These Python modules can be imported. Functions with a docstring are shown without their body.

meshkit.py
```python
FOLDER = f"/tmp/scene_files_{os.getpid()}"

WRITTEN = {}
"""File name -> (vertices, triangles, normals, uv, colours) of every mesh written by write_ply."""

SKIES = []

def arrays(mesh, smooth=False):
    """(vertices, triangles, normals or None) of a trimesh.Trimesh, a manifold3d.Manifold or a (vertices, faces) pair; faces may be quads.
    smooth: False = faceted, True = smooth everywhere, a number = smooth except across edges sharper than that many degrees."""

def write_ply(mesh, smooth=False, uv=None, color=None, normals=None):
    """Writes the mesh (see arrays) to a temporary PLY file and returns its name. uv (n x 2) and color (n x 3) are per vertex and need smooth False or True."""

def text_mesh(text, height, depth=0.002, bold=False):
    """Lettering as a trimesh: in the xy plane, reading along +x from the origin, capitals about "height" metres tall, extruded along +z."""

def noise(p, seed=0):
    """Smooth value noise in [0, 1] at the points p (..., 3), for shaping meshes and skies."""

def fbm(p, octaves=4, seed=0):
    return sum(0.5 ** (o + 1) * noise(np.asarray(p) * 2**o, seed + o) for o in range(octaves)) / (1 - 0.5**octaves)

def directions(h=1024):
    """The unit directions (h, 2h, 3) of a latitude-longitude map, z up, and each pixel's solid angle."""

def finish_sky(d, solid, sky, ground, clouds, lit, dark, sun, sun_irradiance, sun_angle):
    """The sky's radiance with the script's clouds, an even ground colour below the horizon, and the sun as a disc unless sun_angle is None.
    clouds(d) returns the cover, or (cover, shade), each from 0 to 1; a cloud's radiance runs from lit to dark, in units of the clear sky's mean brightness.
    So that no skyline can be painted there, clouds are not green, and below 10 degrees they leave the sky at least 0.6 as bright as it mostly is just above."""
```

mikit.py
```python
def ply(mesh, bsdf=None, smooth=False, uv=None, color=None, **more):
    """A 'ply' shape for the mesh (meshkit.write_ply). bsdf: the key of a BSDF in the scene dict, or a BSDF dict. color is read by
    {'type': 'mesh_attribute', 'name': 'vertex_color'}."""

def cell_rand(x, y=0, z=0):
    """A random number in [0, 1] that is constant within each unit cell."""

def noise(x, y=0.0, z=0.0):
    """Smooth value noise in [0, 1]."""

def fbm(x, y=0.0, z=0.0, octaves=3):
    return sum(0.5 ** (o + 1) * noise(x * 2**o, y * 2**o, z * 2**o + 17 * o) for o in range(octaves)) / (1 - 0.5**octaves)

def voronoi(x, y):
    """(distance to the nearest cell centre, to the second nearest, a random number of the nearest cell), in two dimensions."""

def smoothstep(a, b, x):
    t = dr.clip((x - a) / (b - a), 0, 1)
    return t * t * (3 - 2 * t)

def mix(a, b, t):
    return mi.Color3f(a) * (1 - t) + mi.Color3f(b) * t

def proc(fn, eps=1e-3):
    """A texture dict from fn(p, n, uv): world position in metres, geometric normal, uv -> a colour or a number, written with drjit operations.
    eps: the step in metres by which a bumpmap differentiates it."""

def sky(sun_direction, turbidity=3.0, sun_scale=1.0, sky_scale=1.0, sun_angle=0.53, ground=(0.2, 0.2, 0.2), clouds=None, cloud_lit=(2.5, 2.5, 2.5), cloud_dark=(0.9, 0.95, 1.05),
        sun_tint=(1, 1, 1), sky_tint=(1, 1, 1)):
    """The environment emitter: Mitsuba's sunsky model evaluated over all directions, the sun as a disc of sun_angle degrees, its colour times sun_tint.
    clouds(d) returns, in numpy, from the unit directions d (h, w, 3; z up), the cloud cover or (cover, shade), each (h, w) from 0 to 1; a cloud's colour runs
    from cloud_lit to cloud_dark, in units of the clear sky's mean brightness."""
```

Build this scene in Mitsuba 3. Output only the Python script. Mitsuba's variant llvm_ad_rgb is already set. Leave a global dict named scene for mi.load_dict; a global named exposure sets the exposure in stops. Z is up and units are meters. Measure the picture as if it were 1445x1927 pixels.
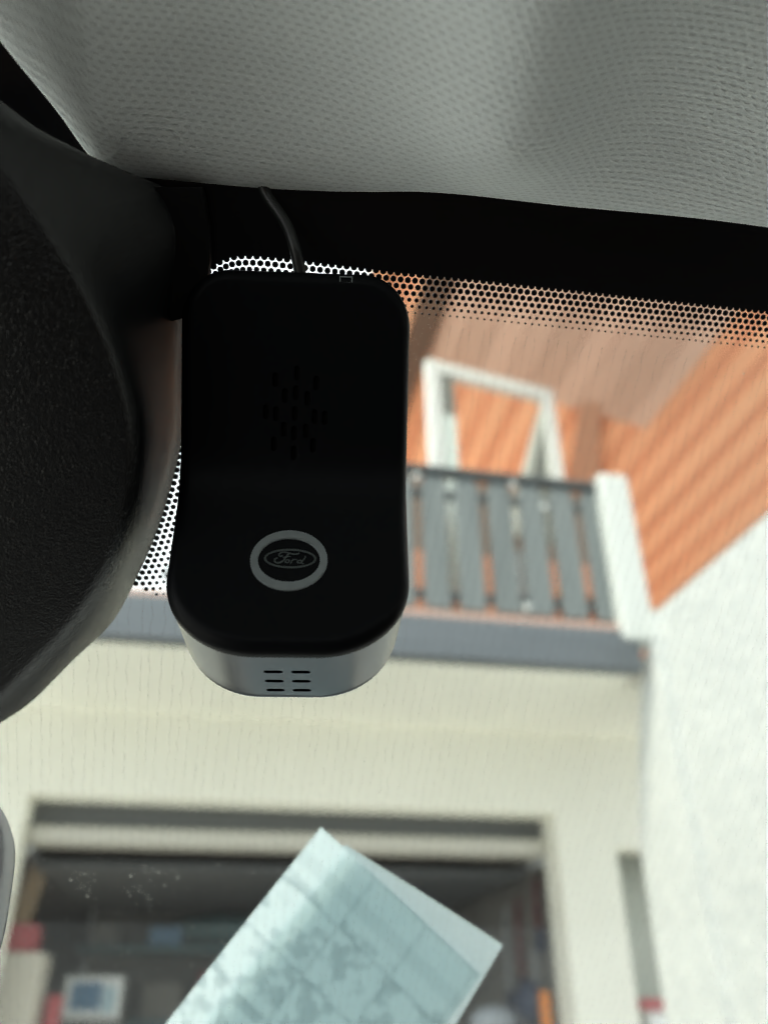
import math, random
import numpy as np
import trimesh, manifold3d as m3
import drjit as dr
import mitsuba as mi
import mikit, meshkit
from shapely.geometry import Polygon, LineString, Point
from shapely.ops import unary_union
from mikit import proc, noise, fbm, voronoi, smoothstep, mix, cell_rand

rng = np.random.default_rng(7)
scene, labels = {}, {}
T4 = mi.ScalarTransform4f

# ------------------------------------------------------------------ camera, light, exposure
EYE = np.array([0.0, 0.0, 1.25])
def look(yaw, pitch, roll):
    y, p, r = np.radians([yaw, pitch, roll])
    f = np.array([math.sin(y) * math.cos(p), math.cos(y) * math.cos(p), math.sin(p)])
    right = np.array([math.cos(y), -math.sin(y), 0.0]); up = np.cross(right, f)
    return f, -right * math.sin(r) + up * math.cos(r)
FWD, UP = look(11.21, 30.77, -0.387)
scene['camera'] = {'type': 'thinlens', 'fov': 49.06, 'fov_axis': 'x', 'aperture_radius': 0.0018, 'focus_distance': 0.225,
                   'near_clip': 0.01, 'far_clip': 3000.0,
                   'to_world': T4().look_at(origin=EYE.tolist(), target=(EYE + FWD).tolist(), up=UP.tolist())}
scene['sky'] = mikit.sky((-0.72, -0.42, 0.72), turbidity=3, sun_scale=0.3, sun_angle=14, ground=(0.3, 0.3, 0.29), clouds=lambda d: 1.0, sun_tint=(0.86, 1.0, 1.10), cloud_lit=(2.35, 2.5, 2.5))
exposure = 2.95

# ------------------------------------------------------------------ materials
def mat(name, d): scene[name] = d; return name
def rgb(c): return {'type': 'rgb', 'value': list(c)}
def two(d): return {'type': 'twosided', 'b': d}
def prin(col, rough=0.6, **k):
    return two({'type': 'principled', 'base_color': col if isinstance(col, dict) else rgb(col), 'roughness': rough, **k})
def bump(inner, fn, scale, eps=1e-3):
    return two({'type': 'bumpmap', 'arbitrary': proc(fn, eps), 'scale': scale, 'b': inner})
def P(col, rough=0.6, **k):
    return {'type': 'principled', 'base_color': col if isinstance(col, dict) else rgb(col), 'roughness': rough, **k}

WX, WY = 0.0027, 0.00155          # weave pitch of the headliner cloth
def weave(p, n, uv):
    row = dr.floor(uv.y / WY); odd = row - 2 * dr.floor(row / 2)
    wob = 0.12 * (noise(uv.x * 900, uv.y * 900) - 0.5)
    x = uv.x / WX + 0.5 * odd + wob; fx = x - dr.floor(x) - 0.5; fy = uv.y / WY - row - 0.5
    d = dr.square(fx / 0.33) + dr.square(fy / 0.22)
    return mi.Float(1 - smoothstep(0.35, 1.5, d))           # 1 in the dimple
def weave_h(p, n, uv):
    thread = 0.10 * noise(uv.x * 5200, uv.y * 1500) + 0.08 * noise(uv.x * 1500, uv.y * 5200)
    return 1 - weave(p, n, uv) * 0.8 + thread
def weave_c(p, n, uv):
    w = weave(p, n, uv); t = noise(uv.x * 4000, uv.y * 4000)
    return mix((0.80, 0.86, 0.85), (0.50, 0.54, 0.53), w * 0.38) * (0.90 + 0.16 * t)  # dimples also darkened in the colour, as shade in the weave
mat('fabric', bump(P(proc(weave_c), 0.85, sheen=0.3), weave_h, 0.00036, 1e-4))

def grain(p, n, uv):
    x, y, z = p.x * 3300, p.y * 3300, p.z * 3300
    w = noise(x * .35, y * .35, z * .35)
    return 0.7 * noise(x + 2 * w, y * 0.8, z * 0.8 + 2 * w) + 0.3 * noise(x * 2.1, y * 2.1, z * 2.1)
mat('grained_plastic', bump(P((0.0040, 0.0048, 0.0055), 0.28, specular=0.58), grain, 0.00024, 1e-4))
mat('black_cover', prin((0.004, 0.004, 0.0045), 0.6, specular=0.12))
mat('frit_black', {'type': 'twosided', 'b': {'type': 'roughplastic', 'diffuse_reflectance': rgb((0.006, 0.006, 0.007)), 'alpha': 0.03, 'int_ior': 1.33}})
mat('glass', {'type': 'thindielectric', 'int_ior': 1.5, 'specular_transmittance': rgb((0.92, 0.96, 0.95)), 'specular_reflectance': rgb((1, 1, 1))})
mat('wire', prin((0.12, 0.09, 0.08), 0.5))
mat('speck', prin((0.75, 0.74, 0.7), 0.8))
mat('gloss_black', prin((0.0025, 0.003, 0.004), 0.42, specular=0.10))
mat('slot_black', prin((0.002, 0.002, 0.002), 0.9, specular=0.1))  # black inlays that paint the shade inside the cut slots
mat('satin_metal', bump(P((0.085, 0.093, 0.104), 0.19, metallic=0.95), lambda p, n, uv: noise(p.x * 9000, p.y * 9000, p.z * 9000), 0.000012, 5e-5))
mat('ring_grey', prin((0.17, 0.195, 0.20), 0.55))
mat('logo_grey', prin((0.038, 0.048, 0.047), 0.5))
mat('cable_black', prin((0.015, 0.017, 0.017), 0.38))
mat('mirror_rim', prin((0.42, 0.43, 0.43), 0.5))
mat('mirror_glass', {'type': 'roughconductor', 'material': 'Al', 'alpha': 0.02, 'specular_reflectance': rgb((0.25, 0.25, 0.27))})
mat('cabin_dark', prin((0.16, 0.14, 0.125), 0.8))
mat('dash_grey', prin((0.38, 0.385, 0.385), 0.8))
mat('floor_mat', prin((0.12, 0.12, 0.125), 0.9))
mat('seat_dark', prin((0.11, 0.075, 0.06), 0.8))
mat('cabin_grey', prin((0.40, 0.40, 0.385), 0.9))

def stucco_h(p, n, uv):
    a = fbm(p.x * 45, p.y * 45, p.z * 45, 3); b = noise(p.x * 210, p.y * 210, p.z * 210)
    return a + 0.35 * b
def stucco_c(p, n, uv):
    return mix((0.585, 0.61, 0.62), (0.68, 0.70, 0.70), smoothstep(0.3, 0.7, fbm(p.x * 40, p.y * 40 + p.z * 20, p.z * 26, 4))) * (0.93 + 0.09 * noise(p.x * 1.3, p.y * 1.3, p.z * 1.1))
mat('stucco', bump(P(proc(stucco_c), 0.9), stucco_h, 0.016, 2e-3))
mat('pier_render', prin(proc(stucco_c), 0.9))
def cream_c(p, n, uv):
    return mix((0.78, 0.765, 0.685), (0.84, 0.825, 0.75), fbm(p.x * 2.2, p.y * 2.2, p.z * 1.6, 4))
mat('cream', bump(P(proc(cream_c), 0.9), lambda p, n, uv: fbm(p.x * 80, p.y * 80, p.z * 80, 2), 0.003, 2e-3))
mat('white_paint', prin((0.60, 0.625, 0.615), 0.6))
mat('frame_white', prin((0.70, 0.72, 0.70), 0.4))
mat('pale_curtain', prin((0.66, 0.74, 0.70), 0.9))
mat('screen_grey', prin((0.20, 0.21, 0.19), 0.6))
mat('brace_grey', prin((0.5, 0.52, 0.47), 0.6))
def slat_c(p, n, uv):
    return mix((0.135, 0.155, 0.16), (0.175, 0.197, 0.20), noise(p.x * 30, p.y * 8, p.z * 3)) * (0.92 + 0.16 * cell_rand(dr.floor(p.x / 0.1605 + 0.05)))
mat('slat_grey', prin(proc(slat_c), 0.55))
mat('rail_dark', prin((0.05, 0.06, 0.065), 0.45))
mat('fascia_metal', prin(proc(lambda p, n, uv: mix((0.105, 0.12, 0.135), (0.15, 0.165, 0.185), fbm(p.x * 2, p.y * 2, p.z * 14, 3))), 0.38, metallic=0.25))
mat('floor_tile', prin((0.50, 0.34, 0.29), 0.7))
def board(col, i):
    def fn(p, n, uv):
        g = fbm(p.x * 55, p.y * 1.6, p.z * 55, 3); k = fbm(p.x * 6, p.y * 0.9, p.z * 6 + i, 2)
        return mi.Color3f(col) * (0.86 + 0.16 * g + 0.12 * (k - 0.3))
    return prin(proc(fn), 0.5)
ORANGE = [(0.90, 0.48, 0.29), (0.78, 0.38, 0.23), (0.92, 0.51, 0.31), (0.74, 0.35, 0.21)]
for i, c in enumerate(ORANGE): mat(f'orange_board_{i}', board(c, i))
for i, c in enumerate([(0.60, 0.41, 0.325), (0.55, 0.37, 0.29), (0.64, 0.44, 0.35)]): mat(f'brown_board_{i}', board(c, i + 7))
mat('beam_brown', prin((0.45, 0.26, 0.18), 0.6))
mat('dark_brown', prin((0.10, 0.055, 0.035), 0.6))
mat('verge_brown', prin((0.40, 0.17, 0.07), 0.6))
mat('concrete', prin(proc(lambda p, n, uv: mix((0.46, 0.455, 0.44), (0.56, 0.555, 0.54), fbm(p.x * 1.5, p.y * 1.5, 0, 4))), 0.9))
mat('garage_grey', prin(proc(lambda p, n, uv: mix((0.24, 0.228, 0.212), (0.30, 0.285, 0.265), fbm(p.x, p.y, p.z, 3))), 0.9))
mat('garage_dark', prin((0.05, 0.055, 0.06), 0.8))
mat('door_panel', prin((0.52, 0.50, 0.45), 0.5))
mat('seal_dark', prin((0.10, 0.105, 0.105), 0.7))
for nm, c in dict(red=(0.38, 0.06, 0.07), wood=(0.50, 0.36, 0.22), blue=(0.09, 0.20, 0.33), paleblue=(0.45, 0.62, 0.70), navy=(0.03, 0.045, 0.09), orange=(0.75, 0.25, 0.05),
                  maroon=(0.20, 0.05, 0.06), beige=(0.62, 0.58, 0.50), steel=(0.42, 0.43, 0.45), teal=(0.06, 0.13, 0.14), yellow=(0.8, 0.62, 0.08), white=(0.8, 0.82, 0.82), grime=(0.16, 0.15, 0.13), sack=(0.42, 0.46, 0.52), umber=(0.20, 0.15, 0.12), terracotta=(0.52, 0.26, 0.17)).items():
    mat('p_' + nm, prin(c, 0.55))

# ------------------------------------------------------------------ helpers
taken = {}
def key(name, parent=None):
    full = (parent + '__' if parent else '') + name
    n = taken.get(full, 0); taken[full] = n + 1
    return full if n == 0 else f'{full}_{n:03d}'
def obj(name, mesh, m, parent=None, smooth=False, label=None, cat=None, group=None, kind=None, uv=None):
    k = key(name, parent)
    scene[k] = mikit.ply(mesh, m, smooth=smooth, uv=uv)
    tag(k, label, cat, group, kind)
    return k
def tag(k, label=None, cat=None, group=None, kind=None):
    d = {a: b for a, b in (('label', label), ('category', cat), ('group', group), ('kind', kind)) if b}
    if d: labels[k] = d
def thing(name, label, cat, group=None):
    k = key(name); tag(k, label, cat, group); return k
def cat_(*ms): return trimesh.util.concatenate(list(ms))
def box(x0, x1, y0, y1, z0, z1):
    return trimesh.creation.box(bounds=[[min(x0, x1), min(y0, y1), min(z0, z1)], [max(x0, x1), max(y0, y1), max(z0, z1)]])
def rbox(x0, x1, y0, y1, z0, z1, r):
    """box with rounded edges"""
    a = np.array([[x0, y0, z0], [x1, y1, z1]]); lo, hi = a.min(0) + r, a.max(0) - r
    s = m3.Manifold.sphere(r, 12)
    return m3.Manifold.batch_hull([s.translate([x, y, z]) for x in (lo[0], hi[0]) for y in (lo[1], hi[1]) for z in (lo[2], hi[2])])
def to_tm(m):
    q = m.to_mesh(); return trimesh.Trimesh(q.vert_properties[:, :3], q.tri_verts, process=False)
def from_tm(t): return m3.Manifold(m3.Mesh(np.asarray(t.vertices, np.float32), np.asarray(t.faces, np.uint32)))
def extrude(poly, h):
    gs = getattr(poly, 'geoms', [poly])
    return cat_(*[trimesh.creation.extrude_polygon(g, h, engine='earcut') for g in gs])
def place(mesh, o, ax, ay, az):
    v = np.asarray(mesh.vertices); w = np.asarray(o) + v[:, :1] * np.asarray(ax) + v[:, 1:2] * np.asarray(ay) + v[:, 2:] * np.asarray(az)
    f = np.asarray(mesh.faces)
    if np.dot(np.cross(ax, ay), az) < 0: f = f[:, ::-1]
    return trimesh.Trimesh(w, f, process=False)
def xz_prism(pts, y0, y1):          # outline in the XZ plane, extruded along Y
    return place(extrude(Polygon(pts), y1 - y0), (0, y0, 0), (1, 0, 0), (0, 0, 1), (0, 1, 0))
def yz_prism(pts, x0, x1):
    return place(extrude(Polygon(pts), x1 - x0), (x0, 0, 0), (0, 1, 0), (0, 0, 1), (1, 0, 0))
def bar(a, b, w, t, side=(0, 1, 0)):
    """straight bar of section w x t from a to b; t is along 'side'"""
    a, b = np.array(a, float), np.array(b, float); d = b - a; L = np.linalg.norm(d); d /= L
    s = np.array(side, float); s -= d * (s @ d); s /= np.linalg.norm(s); q = np.cross(d, s)
    m = trimesh.creation.box(extents=[L, t, w])
    return place(m, (a + b) / 2, d, s, q)
def tube(pts, r, sides=10, caps=True):
    p = np.asarray(pts, float); n = len(p); t = np.gradient(p, axis=0); t /= np.linalg.norm(t, axis=1, keepdims=True)
    ref = np.array([0.31, 0.2, 0.93]); a = np.cross(t, ref); a /= np.linalg.norm(a, axis=1, keepdims=True); b = np.cross(t, a)
    an = np.arange(sides) * 2 * np.pi / sides
    rr = np.broadcast_to(r, (n,))
    v = (p[:, None] + rr[:, None, None] * (np.cos(an)[None, :, None] * a[:, None] + np.sin(an)[None, :, None] * b[:, None])).reshape(-1, 3)
    i, j = np.meshgrid(np.arange(n - 1), np.arange(sides), indexing='ij'); j2 = (j + 1) % sides
    q = np.stack([i * sides + j, i * sides + j2, (i + 1) * sides + j2, (i + 1) * sides + j], -1).reshape(-1, 4)
    f = np.vstack([q[:, [0, 1, 2]], q[:, [0, 2, 3]]])
    return trimesh.Trimesh(v, f, process=False)
def spline(pts, n):
    from scipy.interpolate import CubicSpline
    p = np.asarray(pts, float); s = np.r_[0, np.cumsum(np.linalg.norm(np.diff(p, axis=0), axis=1))]
    return CubicSpline(s, p)(np.linspace(0, s[-1], n))
def resample(pts, n):
    p = np.asarray(pts, float); s = np.r_[0, np.cumsum(np.linalg.norm(np.diff(p, axis=0), axis=1))]
    t = np.linspace(0, s[-1], n); return np.stack([np.interp(t, s, p[:, k]) for k in range(p.shape[1])], 1)
def grid_mesh(V):
    """V (rows, cols, 3) -> mesh and its vertex array order"""
    r, c = V.shape[:2]; i, j = np.meshgrid(np.arange(r - 1), np.arange(c - 1), indexing='ij')
    q = np.stack([i * c + j, i * c + j + 1, (i + 1) * c + j + 1, (i + 1) * c + j], -1).reshape(-1, 4)
    return trimesh.Trimesh(V.reshape(-1, 3), np.vstack([q[:, [0, 1, 2]], q[:, [0, 2, 3]]]), process=False)

# ------------------------------------------------------------------ the place outside: ground
obj('driveway', box(-60, 60, -60, 80, -0.3, 0.0), 'concrete', kind='structure')

# the house: garage below, balcony with timber soffit above
H = thing('house', 'cream rendered house with an open garage below a grey railed balcony and orange timber soffit', 'house')
GY = 4.25                                                      # plane of the garage front
WALL = Polygon([(-6, 0), (2.9, 0), (2.9, 2.53), (-6, 2.53)])
WALL = WALL.difference(Polygon([(-0.845, -1), (1.722, -1), (1.722, 2.124), (-0.845, 2.134)])).difference(Polygon([(2.035, -1), (2.62, -1), (2.62, 1.965), (2.035, 1.965)]))
obj('wall', place(extrude(WALL, 0.2), (0, GY, 0), (1, 0, 0), (0, 0, 1), (0, 1, 0)), 'cream', H)
obj('upper_wall', box(-0.2, 5.5, 6.6, 6.75, 2.72, 6.2), 'orange_board_1', H, label='orange timber back wall of the balcony')
slab = obj('balcony_slab', cat_(box(-6, 1.775, 3.30, 6.6, 2.53, 2.685), box(1.776, 2.9, 3.46, 6.6, 2.53, 2.685)), 'cream', H)
obj('floor_edge', box(-6, 1.77, 3.255, 3.60, 2.7245, 2.752), 'floor_tile', slab)
fz = [(3.225, 2.532), (3.245, 2.524), (3.297, 2.524), (3.297, 2.722), (3.250, 2.722), (3.232, 2.712), (3.225, 2.69)]
fas = yz_prism(fz, -6.0, 1.79)
obj('fascia', fas, 'fascia_metal', slab, label='blue grey sheet metal edge of the balcony floor')

# railing: slats, handrail, white end post
R = H + '__railing'
GAPS = [1.086 + 0.0, 0]
rail_y = 3.27
for i, xc in enumerate([0.03, 0.19, 0.35, 0.51, 0.672, 0.835, 0.998, 1.158, 1.318, 1.478, 1.638]):
    x0, x1 = xc - 0.0575 + 0.054, xc + 0.0575 + 0.054
    pts = [(x0, 2.775), (x1, 2.775), (x1, 3.435), (x1 - 0.022, 3.462), (x0 + 0.022, 3.462), (x0, 3.435)]
    obj('slat', xz_prism(pts, rail_y, rail_y + 0.022), 'slat_grey', R)
    for z in (2.86, 3.40):
        pass
obj('handrail', to_tm(rbox(-0.3, 1.712, rail_y - 0.025, rail_y + 0.04, 3.468, 3.512, 0.012)), 'rail_dark', R, smooth=40, label='dark handrail on top of the grey slats')
obj('lower_rail', box(-0.3, 1.712, rail_y + 0.024, rail_y + 0.05, 2.83, 2.87), 'rail_dark', R)
obj('upper_rail', box(-0.3, 1.712, rail_y + 0.024, rail_y + 0.05, 3.36, 3.40), 'rail_dark', R)
obj('end_post', to_tm(rbox(1.716, 1.872, 3.20, 3.42, 2.66, 3.545, 0.02)), 'white_paint', R, smooth=40, label='thick white post at the right end of the railing')

# roof soffit: lapped boards running front to back, falling to the right
def sof(x): return 4.31 + (3.72 - x) * 0.36
S = H + '__soffit'
bw = 0.185
xs = np.arange(0.78, 4.9, bw); rs = random.Random(3)
for i, x in enumerate(xs):
    for a, b, dz, tones in ((x, x + 0.108, 0.0, (0, 2)), (x + 0.102, x + 0.189, 0.014, (1, 3))):     # wide boards over recessed narrow ones, painted darker for the recess shade
        pts = [(a, sof(a) - 0.024 + dz), (b, sof(b) - 0.024 + dz), (b, sof(b) + dz), (a, sof(a) + dz)]
        obj('board', xz_prism(pts, 2.2, 6.6), f'orange_board_{tones[rs.randint(0, 1)]}', S)
obj('roof_deck', xz_prism([(0.70, sof(0.70) + 0.025), (4.9, sof(4.9) + 0.025), (4.9, sof(4.9) + 0.12), (0.70, sof(0.70) + 0.12)], 2.2, 6.7), 'verge_brown', H)
obj('verge_board', xz_prism([(0.745, sof(0.745) - 0.13), (0.785, sof(0.785) - 0.13), (0.785, sof(0.785) + 0.02), (0.745, sof(0.745) + 0.02)], 2.1, 6.6), 'verge_brown', H, label='orange brown verge board at the left edge of the roof')
vb = [p[0] for p in [(1.0050, 4.1093), (1.1398, 3.8874)]]
obj('verge_beam', xz_prism([(vb[0], sof(vb[0]) - 0.16), (vb[1], sof(vb[1]) - 0.16), (vb[1], sof(vb[1]) - 0.035), (vb[0], sof(vb[0]) - 0.035)], 2.15, 6.6), 'dark_brown', H, label='dark brown beam under the left edge of the roof')
# brown boards just below the soffit, and a flat brown strip running back from them
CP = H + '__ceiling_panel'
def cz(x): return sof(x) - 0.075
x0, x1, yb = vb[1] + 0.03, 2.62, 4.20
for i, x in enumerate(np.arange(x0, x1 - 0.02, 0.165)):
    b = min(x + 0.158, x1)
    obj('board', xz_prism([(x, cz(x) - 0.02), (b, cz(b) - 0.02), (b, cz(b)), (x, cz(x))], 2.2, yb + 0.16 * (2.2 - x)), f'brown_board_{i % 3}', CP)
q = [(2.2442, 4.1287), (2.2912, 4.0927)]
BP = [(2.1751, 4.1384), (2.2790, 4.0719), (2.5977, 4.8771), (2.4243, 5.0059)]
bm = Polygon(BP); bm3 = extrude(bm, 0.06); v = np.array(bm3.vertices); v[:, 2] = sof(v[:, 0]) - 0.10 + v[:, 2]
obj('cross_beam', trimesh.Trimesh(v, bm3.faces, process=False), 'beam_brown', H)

# white framed screen behind the railing
SC = thing('balcony_screen', 'white framed screen standing behind the dark handrail on the balcony', 'screen')
a, b = np.array([0.955, 3.56]), np.array([1.755, 3.70]); zt = 4.40
def sp(t, z): p = a + (b - a) * t; return (p[0], p[1], z)
sd = (-(b - a)[1], (b - a)[0], 0)
obj('post', bar(sp(0.045, 2.752), sp(0.045, zt - 0.04), 0.075, 0.05, sd), 'frame_white', SC)
obj('post', bar(sp(0.955, 2.752), sp(0.955, zt - 0.04), 0.075, 0.05, sd), 'frame_white', SC)
obj('top_bar', bar(sp(0, zt), sp(1, zt), 0.08, 0.052, sd), 'frame_white', SC)
obj('curtain', bar(sp(0.155, 2.76), sp(0.155, 4.08), 0.075, 0.02, sd), 'pale_curtain', SC, label='pale strip of curtain beside the left post')
obj('dark_strip', bar(sp(0.155, 4.085), sp(0.155, zt - 0.045), 0.075, 0.02, sd), 'screen_grey', SC)
tri = Polygon([(0.93, 4.30), (0.93, 3.2), (0.50, 3.2), (0.50, 3.35)])
def screen_poly(poly, th, off):
    m = extrude(poly, th); v = np.asarray(m.vertices); w = np.zeros_like(v)
    dn = np.array(sd[:2]) / np.linalg.norm(sd[:2])
    for k in (0, 1): w[:, k] = a[k] + (b - a)[k] * v[:, 0] + dn[k] * (v[:, 2] + off)
    w[:, 2] = v[:, 1]; return trimesh.Trimesh(w, m.faces, process=False)
obj('panel', screen_poly(Polygon([(0.92, 4.28), (0.92, 3.4), (0.58, 3.4)]), 0.012, 0.03), 'screen_grey', SC, label='dark grey triangular panel beside the right post')
obj('brace', screen_poly(Polygon([(0.92, 4.36), (0.92, 4.235), (0.61, 3.40), (0.52, 3.40)]), 0.02, 0.005), 'brace_grey', SC)

# things on the balcony that show between the slats
tag(obj('storage_crate', to_tm(rbox(0.64, 0.80, 3.55, 3.85, 2.752, 3.14, 0.015)), 'orange_board_2'), 'small orange crate behind the leftmost railing gap', 'crate')
tag(obj('flower_pot', trimesh.creation.revolve([[0, 0], [0.07, 0], [0.10, 0.24], [0.085, 0.24], [0.08, 0.2], [0, 0.2]], 24).apply_translation((1.115, 3.62, 2.752)), 'orange_board_0', smooth=40), 'terracotta flower pot seen between two railing slats', 'flower pot')
tag(obj('watering_can', to_tm(m3.Manifold.cylinder(0.17, 0.07, 0.055, 20).translate([1.66, 3.56, 2.98])), 'p_yellow', smooth=40), 'small yellow can behind the last railing gap', 'can')
tag(obj('wooden_stool', cat_(box(1.52, 1.74, 3.45, 3.7, 2.95, 2.98), *[box(x, x + .03, y, y + .03, 2.752, 2.95) for x in (1.53, 1.70) for y in (3.46, 3.66)]), 'orange_board_3'), 'low wooden stool carrying the yellow can', 'stool')
pp = [(1.3495, 3.1003)][0]
tag(obj('white_pipe', to_tm(m3.Manifold.cylinder(0.40, 0.036, 0.036, 20).translate([pp[0], 3.40, 2.752])), 'white_paint', smooth=40), 'white pipe standing in a gap between the grey slats', 'pipe')
k = thing('garden_cupboard', 'low two-tone brown and terracotta cupboard standing behind the grey slats', 'cupboard')
obj('upper_door', box(0.55, 2.06, 4.0, 4.04, 3.46, 3.93), 'p_umber', k); obj('lower_door', box(0.55, 2.06, 4.0, 4.04, 2.752, 3.455), 'p_terracotta', k); obj('case', box(0.55, 2.06, 4.042, 4.4, 2.752, 3.93), 'p_umber', k)
for x_, z_ in [(0.8063, 3.4475), (1.2855, 3.4587), (1.4361, 3.3455), (1.2970, 2.8038)]:  # white dots standing in for bright gaps of light along the slats
    obj('bolt_cap', trimesh.creation.icosphere(2, 0.019).apply_transform(trimesh.transformations.scale_and_translate((1, 0.5, 1), (x_, 3.262, z_))), 'white_paint', R, smooth=True)
# garage: room, raised sectional door
G = H + '__garage_room'
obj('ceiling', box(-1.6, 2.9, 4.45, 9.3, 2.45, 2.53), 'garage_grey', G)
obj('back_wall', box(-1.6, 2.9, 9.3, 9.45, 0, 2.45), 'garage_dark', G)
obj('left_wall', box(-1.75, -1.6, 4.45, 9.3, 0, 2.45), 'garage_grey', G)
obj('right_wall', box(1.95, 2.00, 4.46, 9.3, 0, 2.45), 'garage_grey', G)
GD = H + '__garage_door'
obj('seal', box(-0.86, 1.74, 4.452, 4.475, 2.01, 2.16), 'seal_dark', GD)  # dark strip painting the shade in the gap under the lintel
obj('bottom_rail', to_tm(rbox(-0.84, 1.715, 4.38, 4.56, 1.938, 2.022, 0.03)), 'door_panel', GD, smooth=40, label='pale bottom rail of the raised garage door')
for i in range(4):
    y0 = 4.58 + i * 0.52
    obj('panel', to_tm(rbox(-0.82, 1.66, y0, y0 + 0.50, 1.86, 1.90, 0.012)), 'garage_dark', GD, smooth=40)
for x in (-0.86, 1.70): obj('track', box(x, x + 0.03, 4.46, 6.7, 1.905, 1.945), 'p_steel', GD)

# shelf and stores inside the garage
SH = thing('storage_shelf', 'dark metal shelf loaded with stores at the back of the garage', 'shelf')
for z in (1.22, 1.62): obj('board', box(-0.75, 0.95, 6.1, 6.6, z - 0.03, z), 'p_teal', SH)
for x in (-0.75, 0.92): obj('upright', box(x, x + 0.03, 6.605, 6.64, 0, 2.0), 'p_steel', SH)
obj('back_panel', box(-0.75, 0.95, 6.645, 6.66, 0.5, 2.2), 'grim' if False else 'p_grime', SH)
tag(obj('wooden_board', bar((-0.93, 5.0, 1.50), (-0.86, 5.0, 1.93), 0.09, 0.03), 'p_wood'), 'narrow pale wooden board leaning inside the left edge of the garage', 'board')
tag(obj('red_box', to_tm(rbox(-0.93, -0.77, 4.7, 4.9, 1.51, 1.625, 0.01)), 'p_red', smooth=40), 'red box on the beige cabinet at the left edge of the garage', 'box')
tag(obj('beige_cabinet', to_tm(rbox(-0.99, -0.72, 4.7, 5.0, 0.0, 1.505, 0.012)), 'p_beige', smooth=40), 'tall beige cabinet at the lower left edge of the garage', 'cabinet')
k = thing('picture_carton', 'white carton with a pale blue print on the garage shelf', 'carton')
obj('carton', box(-0.70, -0.40, 5.5, 5.7, 1.225, 1.43), 'p_white', k); obj('print', box(-0.66, -0.50, 5.494, 5.4995, 1.27, 1.40), 'p_blue', k); obj('print', box(-0.49, -0.43, 5.494, 5.4995, 1.26, 1.38), 'p_paleblue', k)
tag(obj('carton_stand', box(-0.72, -0.38, 5.48, 5.75, 0, 1.224), 'p_grime'), 'dark stand under the white carton with the blue print', 'stand')
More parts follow.
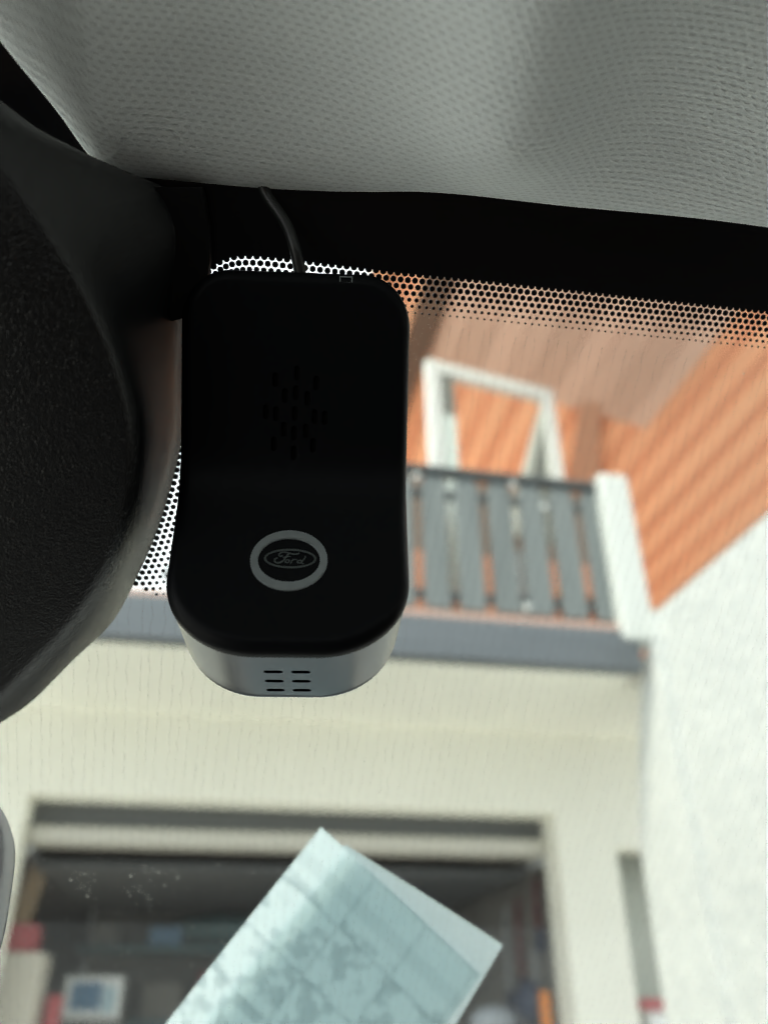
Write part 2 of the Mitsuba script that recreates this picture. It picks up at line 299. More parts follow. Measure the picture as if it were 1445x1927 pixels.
tag(obj('blue_crate', to_tm(rbox(-0.32, -0.12, 6.12, 6.4, 1.621, 1.73, 0.01)), 'p_blue', smooth=40), 'small blue crate on the upper garage shelf', 'crate')
tag(obj('dark_bag', trimesh.creation.icosphere(3).apply_scale((0.40, 0.2, 0.11)).apply_translation((0.18, 6.35, 1.725)), 'p_teal', smooth=True), 'dark rounded bag on the upper garage shelf', 'bag')
for i, (x_, w_, h_, y_, zs, m, lab) in enumerate([(-0.60, 0.16, 0.13, 6.2, 1.621, 'p_grime', 'dull brown box at the left end of the upper garage shelf'), (0.45, 0.20, 0.17, 6.15, 1.621, 'p_navy', 'navy box right of the dark bag on the upper garage shelf'),
        (0.72, 0.22, 0.12, 6.2, 1.621, 'p_teal', 'dark teal box at the right end of the upper garage shelf'), (-0.20, 0.24, 0.20, 6.15, 1.221, 'p_grime', 'wide brown box on the lower garage shelf beside the white carton'),
        (0.10, 0.18, 0.26, 6.2, 1.221, 'p_maroon', 'maroon box in the middle of the lower garage shelf'), (0.40, 0.26, 0.16, 6.15, 1.221, 'p_steel', 'grey box on the lower garage shelf behind the leaflet')]):
    tag(obj('shelf_box', to_tm(rbox(x_ - w_ / 2, x_ + w_ / 2, y_, y_ + 0.3, zs, zs + h_, 0.008)), m, smooth=40), lab, 'box')
tag(obj('red_canister', to_tm(m3.Manifold.cylinder(0.28, 0.04, 0.04, 20).translate([-0.66, 4.9, 1.05])), 'p_red', smooth=40), 'narrow red canister right of the beige cabinet', 'canister')
tag(obj('canister_stand', box(-0.715, -0.6, 4.84, 4.96, 0, 1.049), 'p_grime'), 'dark block under the narrow red canister', 'stand')
# tools on the right garage wall
for i, (y, zt_, zb, m, lab) in enumerate([(5.15, 1.93, 1.66, 'p_maroon', 'short maroon handled tool hung highest on the right garage wall'), (5.50, 1.86, 1.42, 'p_maroon', 'long maroon handled tool hung on the right garage wall'),
                                        (5.75, 1.84, 1.36, 'p_steel', 'grey steel tool hung on the right garage wall'), (5.25, 1.58, 1.30, 'p_steel', 'short grey tool hung low beside the garage jamb')]):
    kk = thing('hanging_tool', lab, 'tool')
    obj('handle', tube(spline([(1.93, y, zt_), (1.92, y + 0.01, (zt_ + zb) / 2), (1.92, y, zb)], 8), 0.018, 8), m, kk, smooth=True)
    obj('head', to_tm(rbox(1.90, 1.945, y - 0.05, y + 0.05, zb - 0.12, zb, 0.012)), 'p_navy', kk, smooth=40)
tag(obj('navy_jacket', trimesh.creation.icosphere(3).apply_scale((0.07, 0.09, 0.10)).apply_translation((1.70, 4.78, 1.29)), 'p_navy', smooth=True), 'navy bundle at the lower right corner of the garage', 'bundle')
tag(obj('orange_strip', box(1.655, 1.70, 4.50, 4.53, 0.9, 1.335), 'p_orange'), 'upright orange strip beside the right garage jamb', 'strip')
tag(obj('white_sack', trimesh.creation.icosphere(3).apply_scale((0.13, 0.10, 0.075)).apply_translation((1.54, 4.90, 1.205)), 'p_sack', smooth=True), 'white sack left of the navy bundle in the garage', 'sack')
tag(obj('sack_table', box(1.38, 1.90, 4.66, 5.1, 0, 1.085), 'p_grime'), 'low dark table under the white sack and the navy bundle', 'table')
# side passage behind the doorway on the right
obj('passage', cat_(box(2.001, 2.9, 4.62, 4.72, 0, 2.45), box(2.85, 2.9, 4.45, 4.62, 0, 2.45)), 'brace_grey', H)
k = thing('doorway_box', 'red and blue topped white box in the doorway on the right', 'box')
obj('base', box(2.14, 2.40, 4.36, 4.50, 0, 1.25), 'p_white', k); obj('lid', box(2.10, 2.24, 4.33, 4.42, 1.252, 1.30), 'p_red', k); obj('top', box(2.245, 2.36, 4.34, 4.46, 1.252, 1.29), 'p_navy', k)

# the white side wall along the drive: pier at the far end, stuccoed wall nearer
SW = thing('side_wall', 'white stuccoed side wall along the right of the drive', 'wall')
far = [(3.6190, 1.2056), (3.6159, 1.8959), (3.3897, 2.4938), (3.3038, 2.6134), (3.1937, 2.7709)]
prof = [(3.175, 0.0), (far[0][0], 0.0)] + far + [(3.175, 2.797)]
obj('pier', yz_prism(prof, 1.845, 2.03), 'pier_render', SW, label='smoother white pier at the far end of the wall')
obj('wall', box(1.872, 2.03, -3.0, 3.173, 0, 2.79), 'stucco', SW)
obj('coping', box(1.874, 2.06, -3.0, 3.60, 2.7905, 2.80), 'screen_grey', SW)

# ------------------------------------------------------------------ the car
# glass frame: origin G0, S to the right, T down the glass, N into the cabin
AL = math.radians(38)
G0 = EYE + [0, 0.165, 0.178]; GS = np.array([1.0, 0, 0]); GT = np.array([0, math.cos(AL), -math.sin(AL)]); GN = np.array([0, -math.sin(AL), -math.cos(AL)])
def on_glass(st, h=0.0):
    st = np.asarray(st, float); return G0 + st[..., :1] * GS + st[..., 1:2] * GT + np.asarray(h)[..., None] * GN
def glass_prism(poly, h0, h1): return place(extrude(poly, h1 - h0), G0 + h0 * GN, GS, GT, GN)

W = thing('windshield', 'windshield with a black dotted frit band and fine wavy heating wires', 'windshield')
gl = np.array([on_glass(p) for p in [(-0.72, -0.09), (0.72, -0.09), (0.72, 0.52), (-0.72, 0.52)]])
obj('glass', trimesh.Trimesh(gl, [[0, 1, 2], [0, 2, 3]], process=False), 'glass', W)
# frit: the opaque band's lower edge, then rows of dots that shrink away from it
EDGE = [(-0.0319, 0.1025), (-0.0271, 0.0899), (-0.0241, 0.0774), (-0.0219, 0.0669), (-0.0210, 0.0504), (-0.0200, 0.0346), (-0.0190, 0.0209), (-0.0176, 0.0124), (-0.0167, 0.0092), (-0.0149, 0.0061), (-0.0122, 0.0032), (-0.0083, 0.0012), (-0.0027, 0.0002), (0.0060, -0.0002), (0.0148, -0.0004), (0.0237, -0.0006), (0.0312, -0.0007), (0.0448, -0.0012), (0.0602, -0.0019), (0.0760, -0.0024), (0.0921, -0.0030), (0.1085, -0.0035), (0.1253, -0.0041), (0.1503, -0.0049), (0.1780, -0.0056), (0.2153, -0.0061), (0.2749, -0.0065)]
edge = spline(EDGE, 900)
PITCH = 0.00206
def offset_line(d):
    t = np.gradient(edge, axis=0); t /= np.linalg.norm(t, axis=1, keepdims=True)
    return edge + d * np.stack([-t[:, 1], t[:, 0]], 1)
def along(line, step, phase):
    s = np.r_[0, np.cumsum(np.linalg.norm(np.diff(line, axis=0), axis=1))]
    t = np.arange(phase * step, s[-1], step); return np.stack([np.interp(t, s, line[:, k]) for k in (0, 1)], 1)
band = Polygon(np.vstack([edge, [(0.7, 0.03), (0.7, -0.088), (-0.7, -0.088), (-0.7, 0.02), (-0.14, 0.03), (-0.10, 0.07)]])).buffer(0)
seq0 = along(edge, PITCH, 0.0)
band = unary_union([band] + [Point(p).buffer(0.00090, 6) for p in seq0])
obj('frit_band', glass_prism(band, 0.0002, 0.0004), 'frit_black', W, label='opaque black frit band along the top of the glass')
ROW = 0.00178
tn = np.gradient(edge, axis=0); tn /= np.linalg.norm(tn, axis=1, keepdims=True); nn = np.stack([-tn[:, 1], tn[:, 0]], 1)
sL = np.r_[0, np.cumsum(np.linalg.norm(np.diff(edge, axis=0), axis=1))]
dots = []
disc = trimesh.creation.cylinder(1.0, 1.0, sections=14)
for r, rad in enumerate([0.00084, 0.00078, 0.00070, 0.00060, 0.00046, 0.00030]):
    t = np.arange((0.5 if r % 2 == 0 else 1.0) * PITCH, sL[-1], PITCH)
    ps = np.stack([np.interp(t, sL, edge[:, k]) + (r + 1) * ROW * np.interp(t, sL, nn[:, k]) for k in (0, 1)], 1)
    for p in ps:
        if p[0] > 0.42: continue
        d = disc.copy(); d.apply_scale((rad, rad, 0.0002)); d.apply_translation((p[0], p[1], 0.0003)); dots.append(d)
obj('frit_dots', place(cat_(*dots), G0, GS, GT, GN), 'frit_black', W, kind='stuff', label='rows of small black frit dots fading into the clear glass')
# heating wires
ws = []
for i, s0 in enumerate(np.arange(-0.16, 0.30, 0.0034)):
    t = np.arange(0.012, 0.33, 0.0008); ph = rng.uniform(0, 6.28); k = rng.uniform(0.85, 1.15)
    s = s0 + rng.normal(0, 0.0003) + 0.00034 * np.sin(t / 0.0105 * 6.283 * k + ph) * (0.6 + 0.4 * np.sin(t * 70 + ph * 2)) + 0.0004 * np.sin(t * 40 + ph)
    ws.append(tube(on_glass(np.stack([s, t], 1), np.full(len(t), -0.0006)), 0.000034, 3))
obj('heating_wires', cat_(*ws), 'wire', W, kind='stuff')
# dust and dried drops on the outside of the glass
sp_, base = [], trimesh.creation.icosphere(0)
def speck(st, r):
    m = base.copy(); m.apply_scale((r * rng.uniform(0.7, 1.4), r * rng.uniform(0.7, 1.4), 0.00006)); m.apply_translation((st[0], st[1], -0.0013)); sp_.append(m)
DUST1 = [(0.0446, 0.0066), (0.0653, 0.0241)]
DUST2 = [(-0.0605, 0.2137), (-0.0093, 0.2478)]
for _ in range(230): speck((rng.uniform(-0.12, 0.26), rng.uniform(0.012, 0.29)), abs(rng.normal(0, 0.00006)) + 0.00004)
for _ in range(150): speck((DUST1[0][0] + abs(rng.normal(0, 0.008)) - 0.004, DUST1[0][1] + rng.uniform(-0.003, 0.02)), abs(rng.normal(0, 0.00005)) + 0.00003)
for _ in range(130): speck((rng.uniform(DUST2[0][0] - .02, DUST2[1][0] + 0.06), rng.uniform(DUST2[0][1], DUST2[1][1] + 0.02)), abs(rng.normal(0, 0.00012)) + 0.00005)
for c in [(-0.0434, 0.2204), (-0.0213, 0.2193), (-0.0147, 0.2214), (-0.0198, 0.2324), (-0.0423, 0.2273), (-0.0266, 0.2274), (-0.0605, 0.2101)]:
    for _ in range(14): speck((c[0] + rng.normal(0, 0.0022), c[1] + rng.normal(0, 0.0018)), abs(rng.normal(0, 0.00017)) + 0.00005)
obj('dust', place(cat_(*sp_), G0, GS, GT, GN), 'speck', W, kind='stuff', label='tiny pale dust specks and dried drops on the glass')

# headliner: a padded cloth panel whose front lip rolls up against the glass
LX = np.array([-0.70, -0.30, -0.115, -0.0606, -0.0523, -0.0468, -0.0432, -0.0386, -0.0276, -0.0009, 0.0257, 0.0386, 0.0523, 0.0808, 0.1102, 0.1322, 0.22, 0.70])
LY = 0.0068 + np.array([-0.45, -0.12, 0.030, 0.1203, 0.1332, 0.1433, 0.1479, 0.1488, 0.1479, 0.1460, 0.1423, 0.1396, 0.1378, 0.1359, 0.1341, 0.1332, 0.131, 0.12])
from scipy.interpolate import PchipInterpolator
lip = PchipInterpolator(LX, LY)
xx = np.unique(np.r_[np.linspace(-0.70, -0.12, 60), np.linspace(-0.12, 0.24, 420), np.linspace(0.24, 0.70, 50)])
vv = np.r_[0.008 * np.linspace(0, 1, 16) ** 2, np.linspace(0.009, 0.12, 150), np.linspace(0.13, 1.3, 60)]
X, V = np.meshgrid(xx, vv, indexing='ij')
rl = 0.034
roll = 0.012 * (1 - np.sqrt(np.clip(1 - np.clip(1 - V / rl, 0, 1) ** 2, 0, 1)))
def smooth01(t): t = np.clip(t, 0, 1); return t * t * (3 - 2 * t)
def ridge(xc, w, amp): return amp * np.exp(-((X - xc) / w) ** 2)
fall = np.exp(-V / 0.35)
Zh = roll + 0.10 * V - 0.05 * V * V / 1.3
Zh = Zh - ridge(0.058 - 0.16 * V, 0.021, 0.0190) * smooth01(V / 0.034) * fall
Zh = Zh + ridge(0.112 - 0.10 * V, 0.034, 0.0085) * smooth01(V / 0.03) * fall
Zh = Zh + ridge(0.004 - 0.25 * V, 0.036, 0.0095) * smooth01(V / 0.034) * fall
Zh = Zh - ridge(-0.062 - 0.4 * V, 0.012, 0.0010) * fall
Zh = Zh + 0.0005 * np.sin(X * 60 + V * 90)
HP = np.stack([X, lip(X) - V, EYE[2] + 0.180 + Zh], -1)
uvh = np.stack([X + 0.10 * np.sin(V * 0), V + 0.10 * (X - 0.05)], -1).reshape(-1, 2)
hm = grid_mesh(HP)
obj('headliner', hm, 'fabric', None, smooth=True, uv=uvh, label='pale grey woven cloth headliner with soft folds above the windshield', cat='headliner')

# the covered sensor housing on the left
SHG = thing('sensor_housing', 'large grained black plastic housing on the glass at the left edge', 'housing')
B = np.array([(-0.0431, -0.0133), (-0.0298, -0.0138), (-0.0217, -0.0121), (-0.0172, -0.0070), (-0.0158, -0.0025), (-0.0161, 0.0044), (-0.0178, 0.0131), (-0.0190, 0.0248), (-0.0191, 0.0369), (-0.0189, 0.0493), (-0.0194, 0.0590), (-0.0213, 0.0708), (-0.0250, 0.0866), (-0.0306, 0.1029), (-0.0368, 0.1170), (-0.0455, 0.1281), (-0.0542, 0.1395), (-0.0630, 0.1501), (-0.0695, 0.1557), (-0.0826, 0.1664), (-0.1024, 0.1789)])
TP = np.array([(-0.0688, -0.0366), (-0.0613, -0.0260), (-0.0543, -0.0182), (-0.0470, -0.0106), (-0.0393, -0.0015), (-0.0327, 0.0077), (-0.0278, 0.0165), (-0.0237, 0.0257), (-0.0208, 0.0354), (-0.0195, 0.0451), (-0.0198, 0.0560), (-0.0224, 0.0668), (-0.0263, 0.0778), (-0.0317, 0.0887), (-0.0384, 0.0983), (-0.0454, 0.1072), (-0.0524, 0.1160), (-0.0601, 0.1230), (-0.0770, 0.1344)])
n = 240; Bq, Tq = spline(B, n), spline(TP, n)
ctr = resample(np.array([(-0.0954, -0.0321), (-0.0832, 0.0096), (-0.0828, 0.0572), (-0.1096, 0.1166)]), n)
rows = []
for tau in np.linspace(0, 1, 26):
    inn = Tq + (ctr - Tq) * 0.13
    hb, ht = 0.0006, 0.047
    st = (1 - tau) ** 2 * Bq + 2 * tau * (1 - tau) * (Tq + (Bq - Tq) * 0.16) + tau ** 2 * inn
    hh = (1 - tau) ** 2 * hb + 2 * tau * (1 - tau) * ht + tau ** 2 * (ht + 0.002)
    rows.append(on_glass(st, np.full(n, hh)))
for u_ in np.linspace(0.05, 1, 26):
    st = inn + (ctr - inn) * u_; rows.append(on_glass(st, np.full(n, ht + 0.002 + 0.006 * (1 - (1 - u_) ** 2))))
hv = np.stack(rows, 1)
obj('shell', grid_mesh(hv), 'grained_plastic', SHG, smooth=True)
cov = Polygon([(-0.0464, -0.0111), (-0.0176, -0.0154), (-0.0167, -0.0133), (-0.0148, -0.0058), (-0.0139, 0.0019), (-0.0143, 0.0087), (-0.0162, 0.0133), (-0.0203, 0.0178), (-0.0323, 0.0221), (-0.0418, 0.0206), (-0.0525, 0.0086)])
obj('collar', glass_prism(cov, 0.0006, 0.012), 'black_cover', SHG, label='flat black collar reaching up behind the headliner')

# rear-view mirror, its right end in view
MR = thing('rearview_mirror', 'end of a rear-view mirror with a grey rim at the lower left edge', 'mirror')
tip = np.array([(-0.0547, 0.2631, 1.2765)][0])
mn = np.array([-0.25, -0.95, -0.12]); mn /= np.linalg.norm(mn)
mxa = np.cross([0, 0, 1.0], mn); mxa /= np.linalg.norm(mxa); mza = np.cross(mn, mxa)
mc = tip - mxa * 0.1215
def sup(a_, b_, e, n_): 
    th = np.linspace(0, 2 * np.pi, n_, endpoint=False); c, s_ = np.cos(th), np.sin(th)
    return np.stack([a_ * np.sign(c) * np.abs(c) ** (2 / e), b_ * np.sign(s_) * np.abs(s_) ** (2 / e)], 1)
RM, MA, MB = [], 0.1215, 0.0395
for k_, (ins, hgt) in enumerate([(0.0016, 0.0), (0.0004, -0.0005), (0.0, -0.0018), (0.0, -0.006), (0.003, -0.014), (0.012, -0.024), (0.03, -0.028)]):
    o_ = sup(MA - ins, MB - ins, 3.6, 160); RM.append(np.array(mc) + o_[:, :1] * mxa + o_[:, 1:] * mza + hgt * mn)
RV = np.stack(RM, 0); RV = np.concatenate([RV, RV[:, :1]], 1)
obj('shell', grid_mesh(RV), 'mirror_rim', MR, smooth=True)
o_ = Polygon(sup(MA - 0.0025, MB - 0.0025, 3.6, 160))
obj('bezel', place(extrude(Polygon(sup(MA - 0.0014, MB - 0.0014, 3.6, 160)).difference(Polygon(sup(MA - 0.0036, MB - 0.0036, 3.6, 160))), 0.0012), np.array(mc) - 0.0008 * mn, mxa, mza, mn), 'mirror_rim', MR)
obj('mirror_glass', place(extrude(Polygon(sup(MA - 0.0036, MB - 0.0036, 3.6, 160)), 0.001), np.array(mc) - 0.0012 * mn, mxa, mza, mn), 'mirror_glass', MR)

# ------------------------------------------------------------------ the dash camera
DC = thing('dash_camera', 'black dash camera with a round grey ringed button hanging at the top of the glass', 'dash camera')
DO = EYE + np.array([0.01275, 0.18621, 0.12021]); BE, GA, PU, PL, BB = math.radians(7.255), math.radians(0.5), -34.94, 3.12, 0.01155
_vs = np.linspace(-0.12, 0.12, 2401); _t = np.clip((_vs + BB) / (2 * BB), 0, 1); _t = _t * _t * (3 - 2 * _t); _ph = np.radians(PL + (PU - PL) * _t)
_y = np.r_[0, np.cumsum((np.sin(_ph)[1:] + np.sin(_ph)[:-1]) / 2)] * 1e-4; _z = np.r_[0, np.cumsum((np.cos(_ph)[1:] + np.cos(_ph)[:-1]) / 2)] * 1e-4
_y -= _y[1200]; _z -= _z[1200]
N0 = np.array([0, -math.cos(.29), -math.sin(.29)])
def cam(uvw):
    uvw = np.asarray(uvw, float); u_, v_, w_ = uvw[:, 0], uvw[:, 1], uvw[:, 2]
    ph = np.interp(v_, _vs, _ph); y = np.interp(v_, _vs, _y) - w_ * np.cos(ph); z = np.interp(v_, _vs, _z) + w_ * np.sin(ph)
    p = np.stack([u_ * math.cos(GA), y, z], 1)
    p = p * math.cos(GA) + np.cross(N0, p) * math.sin(GA) + np.outer(p @ N0, N0) * (1 - math.cos(GA))
    return DO + np.stack([p[:, 0] * math.cos(BE) + p[:, 1] * math.sin(BE), -p[:, 0] * math.sin(BE) + p[:, 1] * math.cos(BE), p[:, 2]], 1)
def warp(m): return trimesh.Trimesh(cam(m.vertices), m.faces, process=False)
HA, VB, VT = 0.02995, -0.0479, 0.0546
def outline(ins, nC=28, nE=16):
    a_, vb, vt = HA - ins, VB + ins, VT - ins
    rbx, rby, rtx, rty = 0.0226 - ins, 0.0200 - ins, 0.0125 - ins, 0.0140 - ins
    pts = []
    def corner(cx_, cy_, rx, ry, t0):
        for t in np.linspace(t0, t0 + np.pi / 2, nC): pts.append((cx_ + rx * math.cos(t), cy_ + ry * math.sin(t)))
    def edge_(p, q):
        for t in np.linspace(0, 1, nE + 2)[1:-1]: pts.append((p[0] + (q[0] - p[0]) * t, p[1] + (q[1] - p[1]) * t))
    cs = [((a_ - rbx), vb + rby, rbx, rby, -np.pi / 2), (a_ - rtx, vt - rty, rtx, rty, 0), (-(a_ - rtx), vt - rty, rtx, rty, np.pi / 2), (-(a_ - rbx), vb + rby, rbx, rby, np.pi)]
    for i in range(4):
        corner(*cs[i]); nx = cs[(i + 1) % 4]; last = pts[-1]
        st_ = (nx[0] + nx[2] * math.cos(nx[4]), nx[1] + nx[3] * math.sin(nx[4])); edge_(last, st_)
    return np.array(pts)
def solid(rings, nfront=26, nback=10):
    """closed solid from rings of (uv outline, w per point); the first ring is the front"""
    def caps(o, w, n_): 
        c = np.array([0, 0.5 * (VB + VT)]); vs_ = [np.array([0.0, np.clip(v, VB + 0.02, VT - 0.02)]) for v in o[:, 1]]; sp = np.array([(0.0, np.clip(v, VB + 0.021, VT - 0.021)) for v in o[:, 1]])
        return [(o + (sp - o) * t, w) for t in np.linspace(0, 1, n_ + 1)[1:]]
    f = caps(rings[0][0], rings[0][1], nfront)[::-1]; b_ = caps(rings[-1][0], rings[-1][1], nback)
    R_ = f + rings + b_; n_ = len(rings[0][0])
    V_ = np.array([np.column_stack([o, np.broadcast_to(w, (n_,))]) for o, w in R_]); r_ = len(R_)
    i, j = np.meshgrid(np.arange(r_ - 1), np.arange(n_), indexing='ij'); j2 = (j + 1) % n_
    q_ = np.stack([i * n_ + j, (i + 1) * n_ + j, (i + 1) * n_ + j2, i * n_ + j2], -1).reshape(-1, 4)
    m = trimesh.Trimesh(V_.reshape(-1, 3), np.vstack([q_[:, [0, 1, 2]], q_[:, [0, 2, 3]]]), process=False)
    m.merge_vertices(digits_vertex=7); m.update_faces(m.nondegenerate_faces()); return m
def depth(v): return np.interp(v, [-0.055, -0.02, 0.01, 0.06], [0.0345, 0.028, 0.019, 0.0085])
fil = 0.0034
fr = [(outline(fil * (1 - math.sin(t))), -fil * (1 - math.cos(t))) for t in np.linspace(0, np.pi / 2, 9)]
fr = [(outline(fil * (1 - math.sin(t))), np.full(len(outline(0)), -fil + fil * math.cos(t))) for t in np.linspace(0, np.pi / 2, 9)]
face = solid(fr + [(outline(0.0), np.full(len(outline(0)), -fil - 0.0010)), (outline(0.001), np.full(len(outline(0)), -fil - 0.0012))])
def capsule(u_, v_, hx, hy, n_=8):
    r_ = min(hx, hy); a_, b_ = (u_ - hx + r_, v_ - hy + r_), (u_ + hx - r_, v_ + hy - r_)
    return (LineString([a_, b_]) if a_ != b_ else Point(a_)).buffer(r_, n_)
def cut(m, prisms):
    r_ = from_tm(m)
    for p in prisms: r_ = r_ - from_tm(p)
    return to_tm(r_)
def up_prism(poly, w0, w1): m = extrude(poly, w1 - w0); m.apply_translation((0, 0, w0)); m.merge_vertices(); return m
# speaker slots: a diamond of upright slots in the upper face
SPK = [(559, 698), (519, 712), (595, 716), (537, 741), (557, 735), (579, 745), (502, 772), (521, 775), (556, 774), (593, 779), (612, 781), (536, 804), (577, 806), (555, 811), (518, 832), (591, 833), (555, 848)]
slots = []
for x_, y_ in SPK: slots.append(((x_ - 556) * 0.222 / 1583 * 1.0, 0.0177 - (y_ - 773) * 0.000139))
cutp = [up_prism(capsule(u_, v_, 0.00075, 0.0019), -0.0014, 0.004) for u_, v_ in slots]
fm = cut(face, cutp)
obj('face_panel', warp(fm), 'gloss_black', DC, smooth=35)
for u_, v_ in slots: obj('speaker_slot', warp(up_prism(capsule(u_, v_, 0.00068, 0.0018), -0.00138, -0.0011)), 'slot_black', DC)
# body with six vent slots in the end face
no = len(outline(0)); o0 = outline(0.0003); dd = depth(o0[:, 1])
br = [(outline(0.0010), np.full(no, -fil - 0.0013)), (outline(0.0003), np.full(no, -fil - 0.0016))]
for f_ in (0.15, 0.3, 0.45, 0.6, 0.75, 0.9): br.append((outline(0.0003 + 0.0009 * f_), -fil - 0.0016 - (dd - fil - 0.0016) * f_))
br += [(outline(0.0014), -dd + 0.0002), (outline(0.0024), -dd)]
body = solid(br, 8, 10)
vents = [(u_, w_) for w_ in (-0.0142, -0.0205, -0.0270) for u_ in (-0.0034, 0.0034)]
def end_prism(poly, v0, v1):        # outline in (u, w), extruded along v
    m = extrude(poly, v1 - v0); v = np.array(m.vertices); m2 = trimesh.Trimesh(np.stack([v[:, 0], v0 + v[:, 2], v[:, 1]], 1), m.faces[:, ::-1], process=False); m2.merge_vertices(); return m2
bm_ = cut(body, [end_prism(capsule(u_, w_, 0.0024, 0.00095), VB - 0.004, VB + 0.0032) for u_, w_ in vents])
obj('body', warp(bm_), 'satin_metal', DC, smooth=35, label='satin grey metal band with six short vent slots')
for u_, w_ in vents: obj('vent_slot', warp(end_prism(capsule(u_, w_, 0.0023, 0.0009), VB + 0.0018, VB + 0.0031)), 'slot_black', DC)
# ringed button
RU, RV_ = -0.0001, -0.02385
def at_ring(m): m.apply_translation((RU, RV_, 0)); return warp(m)
def ell(a_, b_, n_=96): t = np.linspace(0, 2 * np.pi, n_, endpoint=False); return Polygon(np.stack([a_ * np.cos(t), b_ * np.sin(t)], 1))
BT = DC + '__button'
ringp = []
KX = 0.0001305; KY = KX / 0.862
for a_, w1 in ((0.0, 0.00045), (0.00025, 0.0006)):
    ringp.append(up_prism(ell(73 * KX - a_, 57 * KY - a_).difference(ell(58.5 * KX + a_, 41 * KY + a_)), 0.00002, w1))
obj('ring', at_ring(cat_(*ringp)), 'ring_grey', BT, label='raised grey ring around the button')
obj('cap', at_ring(up_prism(ell(58 * KX, 40.5 * KY), 0.00002, 0.00012)), 'gloss_black', BT)
def L(pts): return [((x_ - 700) / 6.57 * KX, -(y_ - 568) / 6.57 * KY) for x_, y_ in pts]
def stroke(pts, w, n_=40): 
    return LineString(spline(L(pts), n_)).buffer(w / 6.57 * KX / 2, 6)
oval = Polygon(L([(715 + 326 * math.cos(t), 546 + 122 * math.sin(t)) for t in np.linspace(0, 6.25, 80)])).difference(Polygon(L([(715 + 300 * math.cos(t), 546 + 98 * math.sin(t)) for t in np.linspace(0, 6.25, 80)])))
word = unary_union([g_.buffer(0) for g_ in [stroke([(612, 512), (582, 518), (570, 500), (592, 477), (650, 468), (715, 484), (778, 492), (818, 478)], 19),
                    stroke([(690, 484), (668, 520), (640, 560), (603, 592), (558, 603), (527, 590), (522, 562), (548, 545)], 21),
                    stroke([(628, 532), (665, 524), (712, 521)], 14),
                    Polygon(L([(678 + 31 * math.cos(t) - 8 * math.sin(t), 580 + 25 * math.sin(t)) for t in np.linspace(0, 6.2, 30)])).difference(Polygon(L([(678 + 15 * math.cos(t) - 4 * math.sin(t), 580 + 11 * math.sin(t)) for t in np.linspace(0, 6.2, 30)]))),
                    stroke([(722, 608), (734, 580), (746, 556)], 16), stroke([(738, 576), (758, 560), (786, 556), (800, 562)], 13),
                    Polygon(L([(832 + 36 * math.cos(t) - 8 * math.sin(t), 584 + 24 * math.sin(t)) for t in np.linspace(0, 6.2, 30)])).difference(Polygon(L([(832 + 17 * math.cos(t) - 4 * math.sin(t), 584 + 10 * math.sin(t)) for t in np.linspace(0, 6.2, 30)]))),
                    stroke([(900, 516), (882, 555), (860, 600), (878, 608)], 16)]])
obj('oval_emblem', at_ring(up_prism(oval, 0.00012, 0.0002)), 'logo_grey', BT)
obj('script_lettering', at_ring(up_prism(word, 0.00012, 0.0002)), 'logo_grey', BT, label='grey script lettering inside the oval')
# small socket mark on the top edge and the mount to the glass
pm = Polygon([(0, 0), (0.0034, 0), (0.0034, 0.0018), (0, 0.0018)]); pm = pm.difference(pm.buffer(-0.0003))
m_ = up_prism(pm, -0.0004, -0.0001); m_.apply_translation((0.0110, 0.0517, 0)); obj('socket_mark', warp(m_), 'ring_grey', DC)
mv = cam(np.array([(x_, y_, -depth(y_) + 0.0015) for x_ in (-0.017, 0.017) for y_ in (0.012, 0.046)]))
foot = [p + GN * (0.0008 - (p - G0) @ GN) for p in mv]
hull = trimesh.convex.convex_hull(np.vstack([mv, foot])); obj('mount', hull, 'black_cover', DC)

CB = np.vstack([cam(np.array([[0.0005, 0.0500, -0.0045]])), cam(np.array([[0.0005, 0.0552, -0.0045]])), np.array([(0.0080, 0.1567, 1.4216)] + [(0.0055, 0.1544, 1.4277)] + [(0.0019, 0.1532, 1.4334)] + [(-0.0011, 0.1520, 1.4372)] + [(-0.0026, 0.1502, 1.4395)] + [(-0.0036, 0.1475, 1.4418)])])
cb = spline(CB, 60)
obj('power_cable', tube(cb, 0.0016, 14), 'cable_black', None, smooth=True, label='thin black cable rising from the dash camera to the headliner', cat='cable')

# added sheets on the glass, standing in for printed pages reflected in it
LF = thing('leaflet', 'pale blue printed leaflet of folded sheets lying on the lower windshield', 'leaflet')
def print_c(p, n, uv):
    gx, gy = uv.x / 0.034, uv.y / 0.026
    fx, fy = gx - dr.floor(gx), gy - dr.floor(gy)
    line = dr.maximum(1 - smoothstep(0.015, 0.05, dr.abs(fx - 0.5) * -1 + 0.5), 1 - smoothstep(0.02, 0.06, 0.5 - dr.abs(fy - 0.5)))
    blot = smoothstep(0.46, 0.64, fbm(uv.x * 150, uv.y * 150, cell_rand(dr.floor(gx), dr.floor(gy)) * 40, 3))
    edge = smoothstep(0.0105, 0.0115, uv.y) * (1 - smoothstep(0.0165, 0.018, uv.y))  # shadow band along the sheet edge, painted in with the print
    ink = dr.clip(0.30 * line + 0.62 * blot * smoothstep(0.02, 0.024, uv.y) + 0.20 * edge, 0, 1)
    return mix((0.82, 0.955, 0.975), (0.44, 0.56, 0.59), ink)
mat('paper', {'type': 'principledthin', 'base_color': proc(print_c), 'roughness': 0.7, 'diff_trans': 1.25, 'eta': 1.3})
mat('paper_plain', {'type': 'principledthin', 'base_color': rgb((0.60, 0.71, 0.74)), 'roughness': 0.7, 'diff_trans': 0.9, 'eta': 1.3})
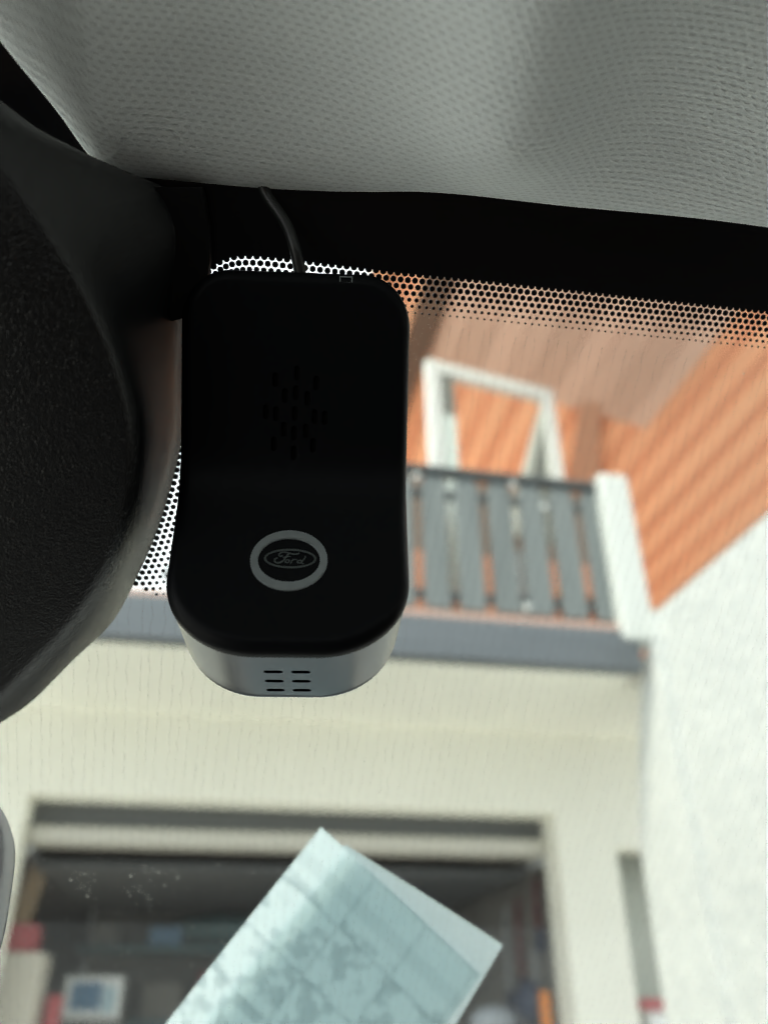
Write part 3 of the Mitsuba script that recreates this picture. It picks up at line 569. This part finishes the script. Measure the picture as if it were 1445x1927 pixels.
def sheet(pts, h, bow, n_=24):
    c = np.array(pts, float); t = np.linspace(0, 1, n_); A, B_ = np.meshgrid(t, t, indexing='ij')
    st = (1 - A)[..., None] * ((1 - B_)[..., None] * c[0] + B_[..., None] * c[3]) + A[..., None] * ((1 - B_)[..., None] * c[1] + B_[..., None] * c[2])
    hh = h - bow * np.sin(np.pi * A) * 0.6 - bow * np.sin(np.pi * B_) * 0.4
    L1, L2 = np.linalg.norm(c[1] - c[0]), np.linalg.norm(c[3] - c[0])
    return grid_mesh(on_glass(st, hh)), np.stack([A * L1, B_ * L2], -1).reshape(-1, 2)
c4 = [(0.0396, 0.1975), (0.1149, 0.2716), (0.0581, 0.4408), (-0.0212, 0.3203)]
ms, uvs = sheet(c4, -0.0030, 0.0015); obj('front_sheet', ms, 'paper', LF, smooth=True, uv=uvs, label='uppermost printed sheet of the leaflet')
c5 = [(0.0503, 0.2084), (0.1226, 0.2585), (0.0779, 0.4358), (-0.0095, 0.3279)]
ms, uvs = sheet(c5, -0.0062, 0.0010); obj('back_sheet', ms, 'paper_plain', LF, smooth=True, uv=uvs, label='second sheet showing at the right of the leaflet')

# unseen rest of the cabin, its door openings shaped to light the headliner: roof skin, dashboard, doors, seat backs
z0 = EYE[2]
obj('car_cabin', cat_(box(-0.74, 0.74, -1.9, 0.13, z0 + 0.31, z0 + 0.33),
                      box(-0.78, -0.74, -1.9, -0.75, z0 - 1.0, z0 + 0.1), box(-0.78, -0.74, -0.75, 0.9, z0 - 1.0, z0 - 0.85), box(0.74, 0.78, -1.9, 0.9, z0 - 1.0, z0 + 0.12),
                      box(-0.74, 0.74, -1.94, -1.9, z0 - 1.0, z0 + 0.1), box(-0.74, 0.74, -1.9, -0.7, z0 - 1.04, z0 - 1.0)), 'cabin_dark', kind='structure')
obj('car_floor', box(-0.74, 0.74, -0.698, 0.95, z0 - 1.04, z0 - 1.0), 'floor_mat', kind='structure')
obj('car_seats', cat_(*[to_tm(rbox(x - 0.24, x + 0.24, -0.62, -0.46, z0 - 0.8, z0 + 0.02, 0.05)) for x in (-0.36, 0.36)]), 'seat_dark', kind='structure')
obj('car_dashboard', box(-0.735, 0.735, 0.40, 0.95, z0 - 0.55, z0 - 0.24), 'dash_grey', kind='structure')
